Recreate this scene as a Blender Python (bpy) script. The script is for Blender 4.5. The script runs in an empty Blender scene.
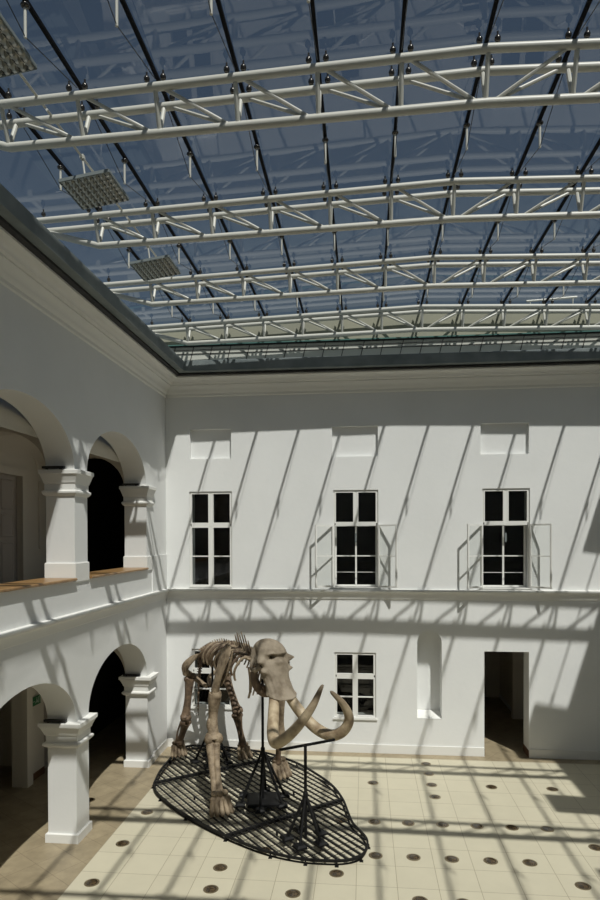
import bpy, math, random
from mathutils import Vector, Matrix
random.seed(4)
SC = bpy.context.scene
COL = SC.collection

# ------------------------------------------------------------------ camera
CAM = (4.7987, -14.9713, 5.1316)
yaw, pitch, roll = -0.1013, -0.0097, -0.0033
cyw, syw = math.cos(yaw), math.sin(yaw)
cpt, spt = math.cos(pitch), math.sin(pitch)
crl, srl = math.cos(roll), math.sin(roll)
xv = Vector((cyw, -syw, 0)); yv = Vector((syw, cyw, 0)); zv = Vector((0, 0, 1))
fwd = yv * cpt + zv * spt
upv = -yv * spt + zv * cpt
rgt = xv * crl + upv * srl
up2 = -xv * srl + upv * crl
cam_data = bpy.data.cameras.new('camera')
cam = bpy.data.objects.new('camera', cam_data); COL.objects.link(cam)
cam.matrix_world = Matrix(((rgt.x, up2.x, -fwd.x, CAM[0]), (rgt.y, up2.y, -fwd.y, CAM[1]),
                           (rgt.z, up2.z, -fwd.z, CAM[2]), (0, 0, 0, 1)))
cam_data.sensor_fit = 'VERTICAL'; cam_data.sensor_height = 36.0; cam_data.sensor_width = 24.0
cam_data.lens = 631.19 / 900 * 36
cam_data.shift_y = (542.1 - 450) / 900
cam_data.clip_start = 0.05; cam_data.clip_end = 500
SC.camera = cam

# ------------------------------------------------------------------ sky, sun, exposure
SUN_DIR = Vector((-0.30, 0.574, -1.0)).normalized()
world = bpy.data.worlds.new('sky'); SC.world = world; world.use_nodes = True
wn = world.node_tree.nodes; wl = world.node_tree.links
bg = wn['Background']
sky = wn.new('ShaderNodeTexSky'); sky.sky_type = 'NISHITA'; sky.sun_disc = False
sky.sun_elevation = math.asin(-SUN_DIR.z); sky.sun_rotation = math.atan2(-SUN_DIR.x, -SUN_DIR.y)
sky.air_density = 1.0; sky.dust_density = 1.2; sky.ozone_density = 1.6
hsv = wn.new('ShaderNodeHueSaturation'); hsv.inputs['Saturation'].default_value = 0.72
wl.new(sky.outputs[0], hsv.inputs['Color']); wl.new(hsv.outputs[0], bg.inputs[0]); bg.inputs[1].default_value = 0.066
sun_data = bpy.data.lights.new('sun', 'SUN'); sun_data.energy = 8.6; sun_data.angle = math.radians(0.53)
sun_data.color = (1.0, 0.845, 0.755)
sun = bpy.data.objects.new('sun', sun_data); COL.objects.link(sun)
sun.rotation_euler = SUN_DIR.to_track_quat('-Z', 'Y').to_euler(); sun.location = (8, -20, 30)
vs = SC.view_settings
SC.display_settings.display_device = 'sRGB'
vs.view_transform = 'Standard'; vs.look = 'None'; vs.gamma = 1.0; vs.exposure = -0.79; vs.use_curve_mapping = False

# ------------------------------------------------------------------ materials
def mat(name, color, rough=0.6, metal=0.0, noise=None, bump=None, spec=0.5):
    """noise=(scale, color2, low, high)  bump=(scale, strength)"""
    m = bpy.data.materials.new(name); m.use_nodes = True
    n, l = m.node_tree.nodes, m.node_tree.links
    b = n['Principled BSDF']
    b.inputs['Base Color'].default_value = (*color, 1); b.inputs['Roughness'].default_value = rough
    b.inputs['Metallic'].default_value = metal; b.inputs['Specular IOR Level'].default_value = spec
    geo = None
    if noise or bump:
        geo = n.new('ShaderNodeTexCoord')
    if noise:
        t = n.new('ShaderNodeTexNoise'); t.inputs['Scale'].default_value = noise[0]; t.inputs['Detail'].default_value = 5
        l.new(geo.outputs['Object'], t.inputs['Vector'])
        r = n.new('ShaderNodeMapRange'); r.inputs[1].default_value = noise[2]; r.inputs[2].default_value = noise[3]
        l.new(t.outputs[0], r.inputs[0])
        x = n.new('ShaderNodeMix'); x.data_type = 'RGBA'
        x.inputs[6].default_value = (*color, 1); x.inputs[7].default_value = (*noise[1], 1)
        l.new(r.outputs[0], x.inputs[0]); l.new(x.outputs[2], b.inputs['Base Color'])
    if bump:
        t = n.new('ShaderNodeTexNoise'); t.inputs['Scale'].default_value = bump[0]; t.inputs['Detail'].default_value = 4
        l.new(geo.outputs['Object'], t.inputs['Vector'])
        bm_ = n.new('ShaderNodeBump'); bm_.inputs['Strength'].default_value = bump[1]; bm_.inputs['Distance'].default_value = 0.02
        l.new(t.outputs[0], bm_.inputs['Height']); l.new(bm_.outputs[0], b.inputs['Normal'])
    return m

def glass_mat(name, tint, base=0.05, rough=0.0, top=0.9):
    m = bpy.data.materials.new(name); m.use_nodes = True
    n, l = m.node_tree.nodes, m.node_tree.links
    n.remove(n['Principled BSDF'])
    tr = n.new('ShaderNodeBsdfTransparent'); tr.inputs[0].default_value = (*tint, 1)
    gl = n.new('ShaderNodeBsdfGlossy'); gl.inputs['Roughness'].default_value = rough
    lw = n.new('ShaderNodeLayerWeight'); lw.inputs[0].default_value = 0.5
    p = n.new('ShaderNodeMath'); p.operation = 'POWER'; p.inputs[1].default_value = 4.0
    l.new(lw.outputs['Facing'], p.inputs[0])
    r = n.new('ShaderNodeMapRange'); r.inputs[3].default_value = base; r.inputs[4].default_value = top
    l.new(p.outputs[0], r.inputs[0])
    x = n.new('ShaderNodeMixShader')
    l.new(r.outputs[0], x.inputs[0]); l.new(tr.outputs[0], x.inputs[1]); l.new(gl.outputs[0], x.inputs[2])
    l.new(x.outputs[0], n['Material Output'].inputs[0])
    return m

def tile_mat(name, c1, c2, cm, w, off, mortar, rough, rot=0.0, blotch=None, spec=0.4):
    m = bpy.data.materials.new(name); m.use_nodes = True
    n, l = m.node_tree.nodes, m.node_tree.links
    b = n['Principled BSDF']; b.inputs['Roughness'].default_value = rough; b.inputs['Specular IOR Level'].default_value = spec
    g = n.new('ShaderNodeNewGeometry')
    mp = n.new('ShaderNodeMapping'); mp.inputs['Location'].default_value = (off[0], off[1], 0)
    mp.inputs['Rotation'].default_value = (0, 0, rot)
    l.new(g.outputs['Position'], mp.inputs[0])
    t = n.new('ShaderNodeTexBrick'); t.offset = 0; t.squash = 1
    t.inputs['Color1'].default_value = (*c1, 1); t.inputs['Color2'].default_value = (*c2, 1); t.inputs['Mortar'].default_value = (*cm, 1)
    t.inputs['Scale'].default_value = 1; t.inputs['Mortar Size'].default_value = mortar; t.inputs['Mortar Smooth'].default_value = 0.1
    t.inputs['Brick Width'].default_value = w; t.inputs['Row Height'].default_value = w
    l.new(mp.outputs[0], t.inputs['Vector'])
    out = t.outputs['Color']
    if blotch:
        z = n.new('ShaderNodeTexNoise'); z.inputs['Scale'].default_value = blotch[0]; z.inputs['Detail'].default_value = 8; z.inputs['Roughness'].default_value = .65
        l.new(g.outputs['Position'], z.inputs['Vector'])
        r = n.new('ShaderNodeMapRange'); r.inputs[1].default_value = .3; r.inputs[2].default_value = .75
        r.inputs[3].default_value = blotch[1]; r.inputs[4].default_value = 1.0
        l.new(z.outputs[0], r.inputs[0])
        x = n.new('ShaderNodeMix'); x.data_type = 'RGBA'; x.blend_type = 'MULTIPLY'; x.inputs[0].default_value = 1
        l.new(out, x.inputs[6]); l.new(r.outputs[0], x.inputs[7]); out = x.outputs[2]
    l.new(out, b.inputs['Base Color'])
    return m

M = {}
M['plaster'] = mat('white_plaster', (0.795, 0.80, 0.785), 0.9, noise=(0.7, (0.755, 0.76, 0.745), .4, .7), bump=(9, 0.12), spec=.2)
M['trim'] = mat('white_trim', (0.78, 0.775, 0.74), 0.8, bump=(14, 0.06), spec=.2)
M['gallery'] = mat('gallery_plaster', (0.66, 0.62, 0.54), 0.9, bump=(9, 0.08), spec=.2)
M['dark_room'] = mat('unlit_room_dark', (0.055, 0.05, 0.045), 0.9, spec=.1)  # darkness of the unlit rooms put into the surface colour
M['corridor'] = mat('corridor_paint', (0.72, 0.68, 0.6), 0.9, spec=.1)
M['cream'] = tile_mat('cream_floor_tile', (0.60, 0.555, 0.42), (0.58, 0.535, 0.405), (0.33, 0.285, 0.2), 0.6, (-0.47, 5.7228 + 12), 0.0045, 0.55, blotch=(2.2, .93))
M['marble'] = tile_mat('brown_marble_floor', (0.42, 0.345, 0.225), (0.385, 0.315, 0.205), (0.24, 0.19, 0.125), 0.5, (0.12, .3), 0.004, 0.45, rot=0.6, blotch=(3.2, .62))
M['wood'] = mat('oak_sill', (0.36, 0.215, 0.09), 0.35, noise=(9, (0.26, 0.145, 0.055), .35, .65))
M['brown_door'] = mat('grey_brown_door_paint', (0.42, 0.38, 0.34), 0.6)
M['darkwood'] = mat('dark_wood_skirting', (0.12, 0.055, 0.025), 0.5)
M['steel_white'] = mat('white_painted_steel', (0.56, 0.555, 0.50), 0.4, spec=.4)
M['zinc'] = mat('weathered_zinc', (0.22, 0.25, 0.25), 0.6, 0, noise=(2.5, (0.15, 0.175, 0.18), .35, .7), spec=.3)
M['black_gap'] = mat('black_seal', (0.02, 0.02, 0.02), 0.7)
M['black_bar'] = mat('black_glazing_bar', (0.006, 0.006, 0.007), 0.7, spec=.1)
M['chrome'] = mat('polished_fitting', (0.07, 0.065, 0.06), 0.2, 0.7)
M['cable'] = mat('steel_cable', (0.05, 0.05, 0.05), 0.4, .5)
M['attic'] = mat('beige_render', (0.36, 0.355, 0.275), 0.9, noise=(.8, (0.31, 0.31, 0.25), .4, .7))
M['louvre'] = mat('grey_metal_cladding', (0.58, 0.58, 0.52), 0.6)
M['corrugated'] = mat('corrugated_metal', (0.40, 0.42, 0.44), 0.5, .3)
M['teal'] = mat('glass_edge', (0.10, 0.2, 0.18), 0.2)
M['glass'] = glass_mat('roof_glass', (0.725, 0.855, 0.90), 0.06, 0.012, 0.95)
M['pane'] = glass_mat('window_glass', (0.55, 0.57, 0.56), 0.05, 0.0, 0.9)
M['leafpane'] = glass_mat('casement_glass', (0.95, 0.96, 0.955), 0.012, 0.0, 0.6)
M['frame'] = mat('window_frame_paint', (0.79, 0.785, 0.75), 0.5)
M['silver'] = mat('silver_reflector', (0.60, 0.59, 0.54), 0.3, .75)
M['slot'] = mat('reflector_slot', (0.05, 0.05, 0.045), 0.7)
M['black_steel'] = mat('black_painted_steel', (0.006, 0.006, 0.0065), 0.6, spec=.25)
M['bone'] = mat('tan_bone', (0.31, 0.24, 0.16), 0.7, noise=(7, (0.13, 0.092, 0.056), .38, .68), bump=(22, .8))
M['bone_dark'] = mat('brown_bone', (0.185, 0.125, 0.078), 0.65, noise=(8, (0.07, 0.045, 0.028), .38, .68), bump=(22, .8))
M['bone_pale'] = mat('pale_bone', (0.46, 0.37, 0.26), 0.7, noise=(6, (0.33, 0.25, 0.165), .4, .7), bump=(20, .4))
M['skull'] = mat('grey_skull_bone', (0.30, 0.25, 0.185), 0.75, noise=(5, (0.155, 0.12, 0.08), .42, .7), bump=(16, .4))
M['spot_ring'] = mat('floor_light_ring', (0.30, 0.24, 0.15), 0.35, .8)
M['spot_lens'] = mat('floor_light_lens', (0.035, 0.025, 0.015), 0.15, 0, noise=(30, (0.12, 0.08, 0.04), .45, .7))
M['lamp_black'] = mat('black_lamp_housing', (0.015, 0.015, 0.016), 0.5)
M['sign_green'] = mat('sign_green', (0.03, 0.16, 0.06), 0.5)
M['sign_white'] = mat('sign_white', (0.6, 0.65, 0.55), 0.5)

def tusk_material():
    m = mat('ivory', (0.50, 0.405, 0.27), 0.55, noise=(5, (0.25, 0.18, 0.11), .42, .68), bump=(18, .5))
    n, l = m.node_tree.nodes, m.node_tree.links
    b = n['Principled BSDF']; src = b.inputs['Base Color'].links[0].from_socket
    a = n.new('ShaderNodeAttribute'); a.attribute_name = 'age'
    x = n.new('ShaderNodeMix'); x.data_type = 'RGBA'; x.inputs[7].default_value = (0.13, 0.095, 0.06, 1)
    l.new(a.outputs['Fac'], x.inputs[0]); l.new(src, x.inputs[6]); l.new(x.outputs[2], b.inputs['Base Color'])
    return m
M['ivory'] = tusk_material()

# ------------------------------------------------------------------ mesh builder
class MB:
    def __init__(s): s.v = []; s.f = []; s.mi = []; s.attr = None
    def quad(s, a, b, c, d, mi=0):
        k = len(s.v); s.v += [a, b, c, d]; s.f.append((k, k + 1, k + 2, k + 3)); s.mi.append(mi)
    def poly(s, pts, mi=0):
        k = len(s.v); s.v += list(pts); s.f.append(tuple(range(k, k + len(pts)))); s.mi.append(mi)
    def box(s, x0, x1, y0, y1, z0, z1, mi=0):
        k = len(s.v)
        s.v += [(x, y, z) for z in (z0, z1) for y in (y0, y1) for x in (x0, x1)]
        for q in ((0, 2, 3, 1), (4, 5, 7, 6), (0, 1, 5, 4), (2, 6, 7, 3), (0, 4, 6, 2), (1, 3, 7, 5)):
            s.f.append(tuple(k + i for i in q)); s.mi.append(mi)
        return s
    def obox(s, a, b, w, h, up=(0, 0, 1), mi=0):
        """bar of rectangular section from a to b, width w across, height h along up"""
        a = Vector(a); b = Vector(b); d = (b - a).normalized(); u = Vector(up)
        sd = d.cross(u)
        if sd.length < 1e-4: sd = d.cross(Vector((1, 0, 0)))
        sd.normalize(); u = sd.cross(d)
        k = len(s.v)
        for p in (a, b):
            for i, j in ((-1, -1), (1, -1), (1, 1), (-1, 1)):
                s.v.append(tuple(p + sd * (i * w / 2) + u * (j * h / 2)))
        for q in ((0, 1, 2, 3), (7, 6, 5, 4), (0, 4, 5, 1), (1, 5, 6, 2), (2, 6, 7, 3), (3, 7, 4, 0)):
            s.f.append(tuple(k + i for i in q)); s.mi.append(mi)
        return s
    def rings(s, rs, closed=True, caps=True, mi=0):
        k = len(s.v); n = len(rs[0])
        for r in rs: s.v += [tuple(p) for p in r]
        for i in range(len(rs) - 1):
            for j in range(n if closed else n - 1):
                a = k + i * n + j; b = k + i * n + (j + 1) % n
                s.f.append((a, b, b + n, a + n)); s.mi.append(mi)
        if caps and closed:
            s.f.append(tuple(k + j for j in reversed(range(n)))); s.mi.append(mi)
            e = k + (len(rs) - 1) * n
            s.f.append(tuple(e + j for j in range(n))); s.mi.append(mi)
        return s
    def tube(s, pts, rad, n=10, caps=True, flat=None, mi=0, ref=(0, 0, 1)):
        """swept tube; rad scalar or list of radii or (ra, rb) pairs (ra across, rb along ref side)"""
        pts = [Vector(p) for p in pts]
        if not isinstance(rad, (list, tuple)): rad = [rad] * len(pts)
        rs = []; prev = None
        for i, p in enumerate(pts):
            d = (pts[min(i + 1, len(pts) - 1)] - pts[max(i - 1, 0)]).normalized()
            if prev is None:
                rr = Vector(ref)
                if abs(d.dot(rr)) > .95: rr = Vector((1, 0, 0)) if abs(d.x) < .9 else Vector((0, 1, 0))
                u = (rr - d * rr.dot(d)).normalized()
            else:
                u = (prev - d * prev.dot(d)).normalized()
            prev = u; w = d.cross(u)
            r = rad[i]; ra, rb = (r if isinstance(r, (list, tuple)) else (r, r))
            rs.append([p + u * (rb * math.cos(t)) + w * (ra * math.sin(t)) for t in [2 * math.pi * j / n for j in range(n)]])
        return s.rings(rs, True, caps, mi)
    def lathe(s, prof, c=(0, 0, 0), n=20, mi=0):
        rs = [[(c[0] + r * math.cos(2 * math.pi * j / n), c[1] + r * math.sin(2 * math.pi * j / n), c[2] + z) for j in range(n)] for r, z in prof]
        return s.rings(rs, True, True, mi)
    def sphere(s, c, r, n=10, m=6, mi=0):
        rr = r if isinstance(r, (tuple, list)) else (r, r, r)
        rs = []
        for i in range(m + 1):
            a = math.pi * (i + .02 if i == 0 else i - .02 if i == m else i) / m
            rs.append([(c[0] + rr[0] * math.sin(a) * math.cos(2 * math.pi * j / n), c[1] + rr[1] * math.sin(a) * math.sin(2 * math.pi * j / n), c[2] - rr[2] * math.cos(a)) for j in range(n)])
        return s.rings(rs, True, True, mi)
    def mesh(s, name, mats, smooth=None):
        me = bpy.data.meshes.new(name)
        me.from_pydata([tuple(v) for v in s.v], [], s.f)
        for m in (mats if isinstance(mats, list) else [mats]): me.materials.append(m)
        me.polygons.foreach_set('material_index', s.mi)
        import bmesh
        b = bmesh.new(); b.from_mesh(me)
        bmesh.ops.remove_doubles(b, verts=b.verts, dist=1e-5)
        bmesh.ops.recalc_face_normals(b, faces=b.faces)
        b.to_mesh(me); b.free()
        if smooth:
            me.polygons.foreach_set('use_smooth', [True] * len(me.polygons))
            me.set_sharp_from_angle(angle=math.radians(smooth))
        me.update()
        return me
    def build(s, name, mats, parent=None, smooth=None, loc=None):
        o = bpy.data.objects.new(name, s.mesh(name, mats, smooth)); COL.objects.link(o)
        if parent: o.parent = parent
        if loc: o.location = loc
        return o

def tag(o, label=None, cat=None, group=None, kind=None):
    if label: o['label'] = label
    if cat: o['category'] = cat
    if group: o['group'] = group
    if kind: o['kind'] = kind
    return o
def struct(o, label=None): return tag(o, label=label, kind='structure')
def empty(name, loc=(0, 0, 0), rz=0.0):
    o = bpy.data.objects.new(name, None); COL.objects.link(o); o.location = loc; o.rotation_euler = (0, 0, rz)
    o.empty_display_size = .2
    return o
def dup(root, loc, rz=None):
    r = root.copy(); COL.objects.link(r); r.location = loc
    if rz is not None: r.rotation_euler = (0, 0, rz)
    for ch in list(root.children):
        c = ch.copy(); COL.objects.link(c); c.parent = r
        for g in list(ch.children):
            d = g.copy(); COL.objects.link(d); d.parent = c
    return r
def lerp(a, b, t): return a + (b - a) * t
def spline(pts, n):
    """Catmull-Rom through control tuples (any dimension), n samples"""
    out = []; P = [tuple(2 * a - b for a, b in zip(pts[0], pts[1]))] + list(pts) + [tuple(2 * a - b for a, b in zip(pts[-1], pts[-2]))]
    m = len(pts) - 1
    for i in range(n):
        t = i / (n - 1) * m; k = min(int(t), m - 1); t -= k
        p0, p1, p2, p3 = P[k:k + 4]
        out.append(tuple(.5 * (2 * b + (c - a) * t + (2 * a - 5 * b + 4 * c - d) * t * t + (3 * b - a - 3 * c + d) * t ** 3) for a, b, c, d in zip(p0, p1, p2, p3)))
    return out

# ------------------------------------------------------------------ room shell
W = 12.5            # court width
YF = -15.9          # front wall
TH = 0.50           # arcade wall thickness
XG = -2.15          # gallery rear wall
ZW = 8.95           # wall top
XK = 6.273           # roof ridge
ledge_z = 3.86

def wall_cells(mb, us, zs, depth, thick, f, back=True):
    """wall as a grid of cells; depth(i,j) gives front setback, or None where open"""
    nu, nz = len(us) - 1, len(zs) - 1
    D = {(i, j): depth((us[i] + us[i + 1]) / 2, (zs[j] + zs[j + 1]) / 2) for i in range(nu) for j in range(nz)}
    for (i, j), d in D.items():
        u0, u1, z0, z1 = us[i], us[i + 1], zs[j], zs[j + 1]
        if d is not None:
            mb.quad(f(u0, z0, d), f(u1, z0, d), f(u1, z1, d), f(u0, z1, d))
            if back: mb.quad(f(u0, z0, thick), f(u1, z0, thick), f(u1, z1, thick), f(u0, z1, thick))
        for di, dj, a, b in ((1, 0, (u1, z0), (u1, z1)), (0, 1, (u0, z1), (u1, z1))):
            e = D.get((i + di, j + dj), 'x')
            if e == 'x': continue
            p = thick if d is None else d; q = thick if e is None else e
            if abs(p - q) > 1e-6:
                mb.quad(f(*a, p), f(*b, p), f(*b, q), f(*a, q))
    # outer rim
    for a, b in (((us[0], zs[0]), (us[0], zs[-1])), ((us[-1], zs[0]), (us[-1], zs[-1])), ((us[0], zs[-1]), (us[-1], zs[-1]))):
        mb.quad(f(*a, 0), f(*b, 0), f(*b, thick), f(*a, thick))

def arch_fill(mb, u0, u1, zs, zt, thick, f, n=28, back=True, top=None):
    """spandrels and soffit of an arch with springing zs and crown zt inside the rectangle u0..u1, zs..zt"""
    c = (u0 + u1) / 2; a = (u1 - u0) / 2; h = zt - zs
    P = [(c + a * math.cos(math.pi * k / n), zs + h * math.sin(math.pi * k / n)) for k in range(n + 1)]
    for k in range(n):
        (p, q), (r, t) = P[k], P[k + 1]
        mb.quad(f(p, q, 0), f(r, t, 0), f(r, zt, 0), f(p, zt, 0))
        if back: mb.quad(f(p, q, thick), f(r, t, thick), f(r, zt, thick), f(p, zt, thick))
        mb.quad(f(p, q, 0), f(r, t, 0), f(r, t, thick), f(p, q, thick))

# back wall -----------------------------------------------------------------
WX = [(0.58, 1.63), (4.075, 5.13), (7.525, 8.59), (11.03, 12.08)]   # upper window openings
UZ = (3.895, 6.215)
LW = [(0.625, 1.61, 0.98, 2.40), (4.09, 5.07, 0.81, 2.37)]         # lower windows
RX = [(0.605, 1.615), (4.05, 5.125), (7.485, 8.57), (11.05, 12.05)]
RZ = (7.005, 7.72)                                                 # blind panels
NI = (6.03, 6.595, 0.85, 2.91)                                     # niche
DO = (7.565, 8.57, 0.0, 2.44)                                      # doorway
us = sorted(set([0, W] + [x for p in WX + RX for x in p] + [x for p in LW for x in p[:2]] + list(NI[:2]) + list(DO[:2])))
zs = sorted(set([0, ZW, *UZ, *RZ, NI[2], NI[3], DO[3]] + [z for p in LW for z in p[2:]]))
def bd(u, z):
    for a, b in WX:
        if a < u < b and UZ[0] < z < UZ[1]: return None
    for a, b in RX:
        if a < u < b and RZ[0] < z < RZ[1]: return 0.10
    for a, b, c, d in LW:
        if a < u < b and c < z < d: return None
    if NI[0] < u < NI[1] and NI[2] < z < NI[3]: return 0.42
    if DO[0] < u < DO[1] and z < DO[3]: return None
    return 0.0
fb = lambda u, z, d: (u, d, z)
mb = MB(); wall_cells(mb, us, zs, bd, 0.5, fb)
arch_fill(mb, NI[0], NI[1], NI[3] - 0.2825, NI[3], 0.42, fb, back=False)
wall_back = struct(mb.build('wall_back', M['plaster'], smooth=35), 'white courtyard wall with windows, niche and doorway')
mb = MB()
mb.rings([[(x, -0.004, NI[2] - .012), (x, .41, NI[2] + .09), (x, .41, NI[2]-.02), (x, .0, NI[2] - .02)] for x in NI[:2]])
struct(mb.build('niche_sill', M['trim'], wall_back))

# left wall with two storeys of arches ------------------------------------------
def bays():
    out = []; e = -1.40
    for k in range(5):
        w = 3.0
        out.append((e - w, e)); e -= w + 0.48
    return out
BAY = bays()                                   # openings in y
LZ = (2.03, 2.97); SZ = 4.40; UZA = (6.25, 7.18)
us = sorted([YF, 4.5] + [y for b in BAY[:4] for y in b] + [-15.0])
us = sorted(set(us))
zs = [0, LZ[0], LZ[1], SZ, UZA[0], UZA[1], ZW]
def ld(u, z):
    for a, b in BAY[:4]:
        if a < u < b and (z < LZ[1] or SZ < z < UZA[1]): return None
    return 0.0
fl = lambda u, z, d: (-d, u, z)
mb = MB(); wall_cells(mb, us, zs, ld, TH, fl)
for a, b in BAY[:4]:
    arch_fill(mb, a, b, LZ[0], LZ[1], TH, fl); arch_fill(mb, a, b, UZA[0], UZA[1], TH, fl)
wall_left = struct(mb.build('wall_left', M['plaster'], smooth=35), 'white courtyard wall with two storeys of arches')

def rect_profile(mb, x0, x1, y0, y1, prof, mi=0):
    rs = [[(x0 - o, y0 - o, z), (x1 + o, y0 - o, z), (x1 + o, y1 + o, z), (x0 - o, y1 + o, z)] for o, z in prof]
    mb.rings(rs, True, True, mi)
CAPP = [(0, -.44), (.03, -.42), (.05, -.385), (.05, -.355), (.018, -.335), (.018, -.235), (.032, -.215), (.04, -.18), (.062, -.115), (.075, -.075), (.088, -.07), (.088, -.008), (.08, 0), (0, 0.004)]
PIERS = [(-1.40, -1.05)] + [(BAY[k + 1][1], BAY[k][0]) for k in range(3)]
for k, (ya, yb) in enumerate(PIERS):
    for zt in (LZ[0], UZA[0]):
        mb = MB(); rect_profile(mb, -TH, 0, ya, yb, [(o * (1.3 if zt < 4 else 1), zt + z) for o, z in CAPP]); struct(mb.build('capital', M['trim'], wall_left))
    mb = MB(); rect_profile(mb, -TH, 0, ya, yb, [(.038, 0), (.038, .14), (.028, .15), (0, .15)]); struct(mb.build('pier_base', M['trim'], wall_left))
    mb = MB(); rect_profile(mb, -TH, 0, ya, yb, [(.022, SZ - .02), (.022, SZ + .28), (.015, SZ + .295), (0, SZ + .295)]); struct(mb.build('pier_base', M['trim'], wall_left))
mb = MB(); mb.box(-.02, .022, -1.06, 0, ledge_z, SZ + .295); struct(mb.build('plinth_band', M['plaster'], wall_left))
# oak sills on the parapet
for k, (a, b) in enumerate(BAY[:4]):
    mb = MB()
    rs = [[(x, y, SZ + z) for x, z in ((-TH - .04, 0), (.05, 0), (.062, .012), (.062, .034), (.05, .045), (-TH - .04, .045))] for y in (a + .045, b - .045)]
    mb.rings(rs)
    struct(mb.build('trim_%d' % (10 + k), M['wood']), 'oak sill board on the upper arcade parapet')

# right and front walls
mb = MB(); mb.box(W, W + .5, YF, .5, 0, ZW); struct(mb.build('wall_right', M['plaster']), 'plain white courtyard wall on the right')
mb = MB(); mb.box(-.56, W + .5, YF - .5, YF, 0, ZW); struct(mb.build('wall_front', M['plaster']), 'plain white courtyard wall behind the viewer')

# floor: cream tiles framed by brown marble
mb = MB()
X0, XR, YR = 0.47, W - .43, -.30
mb.quad((X0, YF, 0), (XR, YF, 0), (XR, YR, 0), (X0, YR, 0), 0)
mb.quad((-5.5, YF, 0), (X0, YF, 0), (X0, 6, 0), (-5.5, 6, 0), 1)
mb.quad((X0, YR, 0), (W + .5, YR, 0), (W + .5, 6, 0), (X0, 6, 0), 1)
mb.quad((XR, YF, 0), (W + .5, YF, 0), (W + .5, YR, 0), (XR, YR, 0), 1)
mb.quad((-5.5, YF - .5, -.3), (W + .5, YF - .5, -.3), (W + .5, 6, -.3), (-5.5, 6, -.3), 1)
struct(mb.build('floor', [M['cream'], M['marble']]), 'cream tiled courtyard floor with a brown marble border')

# skirtings
def base_run(name, x0, x1, y0, y1, h=.2, t=.02):
    mb = MB(); mb.box(x0, x1, y0, y1, 0, h); mb.box(x0, x1, y0, y1, h, h + .0)
    return struct(mb.build(name, M['trim']), 'white skirting along the courtyard wall')
mb = MB(); mb.box(0, DO[0], -.022, 0.0, 0, .2); mb.box(DO[1], W, -.022, 0.0, 0, .2); struct(mb.build('baseboard_back', M['trim']), 'white skirting along the back wall')
mb = MB(); mb.box(0, .022, -1.02, -.0, 0, .2); struct(mb.build('baseboard_left', M['trim']), 'white skirting along the left wall')
mb = MB(); mb.box(W - .022, W, YF, 0, 0, .2); struct(mb.build('baseboard_right', M['trim']), 'white skirting along the right wall')

# mouldings running round the court
def court_ring(mb, prof, mi=0):
    """profile of (projection, z) swept round the inside of the court"""
    rs = [[(p, YF + p, z), (W - p, YF + p, z), (W - p, -p, z), (p, -p, z)] for p, z in prof]
    mb.rings(rs, True, False, mi)
mb = MB()
court_ring(mb, [(-.02, 3.62), (.0, 3.63), (.02, 3.64), (.028, 3.70), (.055, 3.765), (.085, 3.80), (.098, 3.805), (.105, 3.82), (.105, 3.85), (.098, 3.86), (-.02, 3.872)])
struct(mb.build('trim_1', M['trim'], smooth=40), 'white moulded string course between the storeys')
mb = MB()
court_ring(mb, [(-.02, 8.48), (.0, 8.50), (.03, 8.52), (.035, 8.57), (.075, 8.60), (.085, 8.635), (.12, 8.68), (.165, 8.72), (.19, 8.735), (.19, 8.765), (.25, 8.775), (.26, 8.80), (.30, 8.845), (.36, 8.87), (.385, 8.875), (.41, 8.88), (.41, 8.925), (-.02, 8.96)])
struct(mb.build('trim_2', M['trim'], smooth=40), 'white moulded cornice under the roof')
mb = MB()
court_ring(mb, [(.30, 8.90), (.50, 8.92), (.50, 8.96), (.54, 8.97)])
struct(mb.build('trim_3', M['black_gap']), 'black joint above the cornice')
mb = MB()
court_ring(mb, [(.30, 8.965), (.655, 8.955), (.66, 8.96), (.66, 9.185), (.65, 9.195), (.58, 9.195), (.58, 9.18), (.2, 9.16), (-.3, 9.16)])
struct(mb.build('trim_4', M['zinc']), 'grey metal gutter edge round the roof opening')
# flat gutter bed and upstands outside
mb = MB()
mb.box(-1.62, .25, YF - 1.6, 1.8, 9.06, 9.14); mb.box(W - .25, 14.2, YF - 1.6, 1.8, 9.06, 9.14)
mb.box(.25, W - .25, -.25, 1.8, 9.06, 9.14); mb.box(.25, W - .25, YF - 1.6, YF + .25, 9.06, 9.14)
struct(mb.build('trim_5', M['zinc']), 'grey gutter bed outside the roof opening')
def corrugated(name, x, y0, y1, z0, z1, amp=.025, pitch=.075, label=''):
    mb = MB(); n = int((z1 - z0) / pitch * 4); sg = 1 if x < 0 else -1
    rs = []
    for k in range(n + 1):
        z = lerp(z0, z1, k / n); o = amp * (1 if (k % 4) in (0, 1) else -1)
        rs.append([(x + sg * o, y0, z), (x + sg * o, y1, z)])
    mb.rings(rs, False, False)
    mb.box(min(x - sg * .05, x - sg * .1), max(x - sg * .05, x - sg * .1), y0, y1, z0, z1)
    return struct(mb.build(name, M['corrugated']), label)
def zg(x): return 11.085 - .0369 * abs(x - XK)
corrugated('wall_roof_left', -1.5, YF - 1.6, 1.75, 9.14, zg(-1.5) - .03, label='corrugated upstand beyond the left gutter')
corrugated('wall_roof_right', 14.14, YF - 1.6, 1.75, 9.14, zg(14.14) - .03, label='corrugated upstand beyond the right gutter')
mb = MB(); mb.box(-1.6, 14.2, YF - 1.6, YF - 1.5, 9.14, 10.9); struct(mb.build('wall_roof_front', M['louvre']), 'grey upstand at the near end of the roof')

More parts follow.
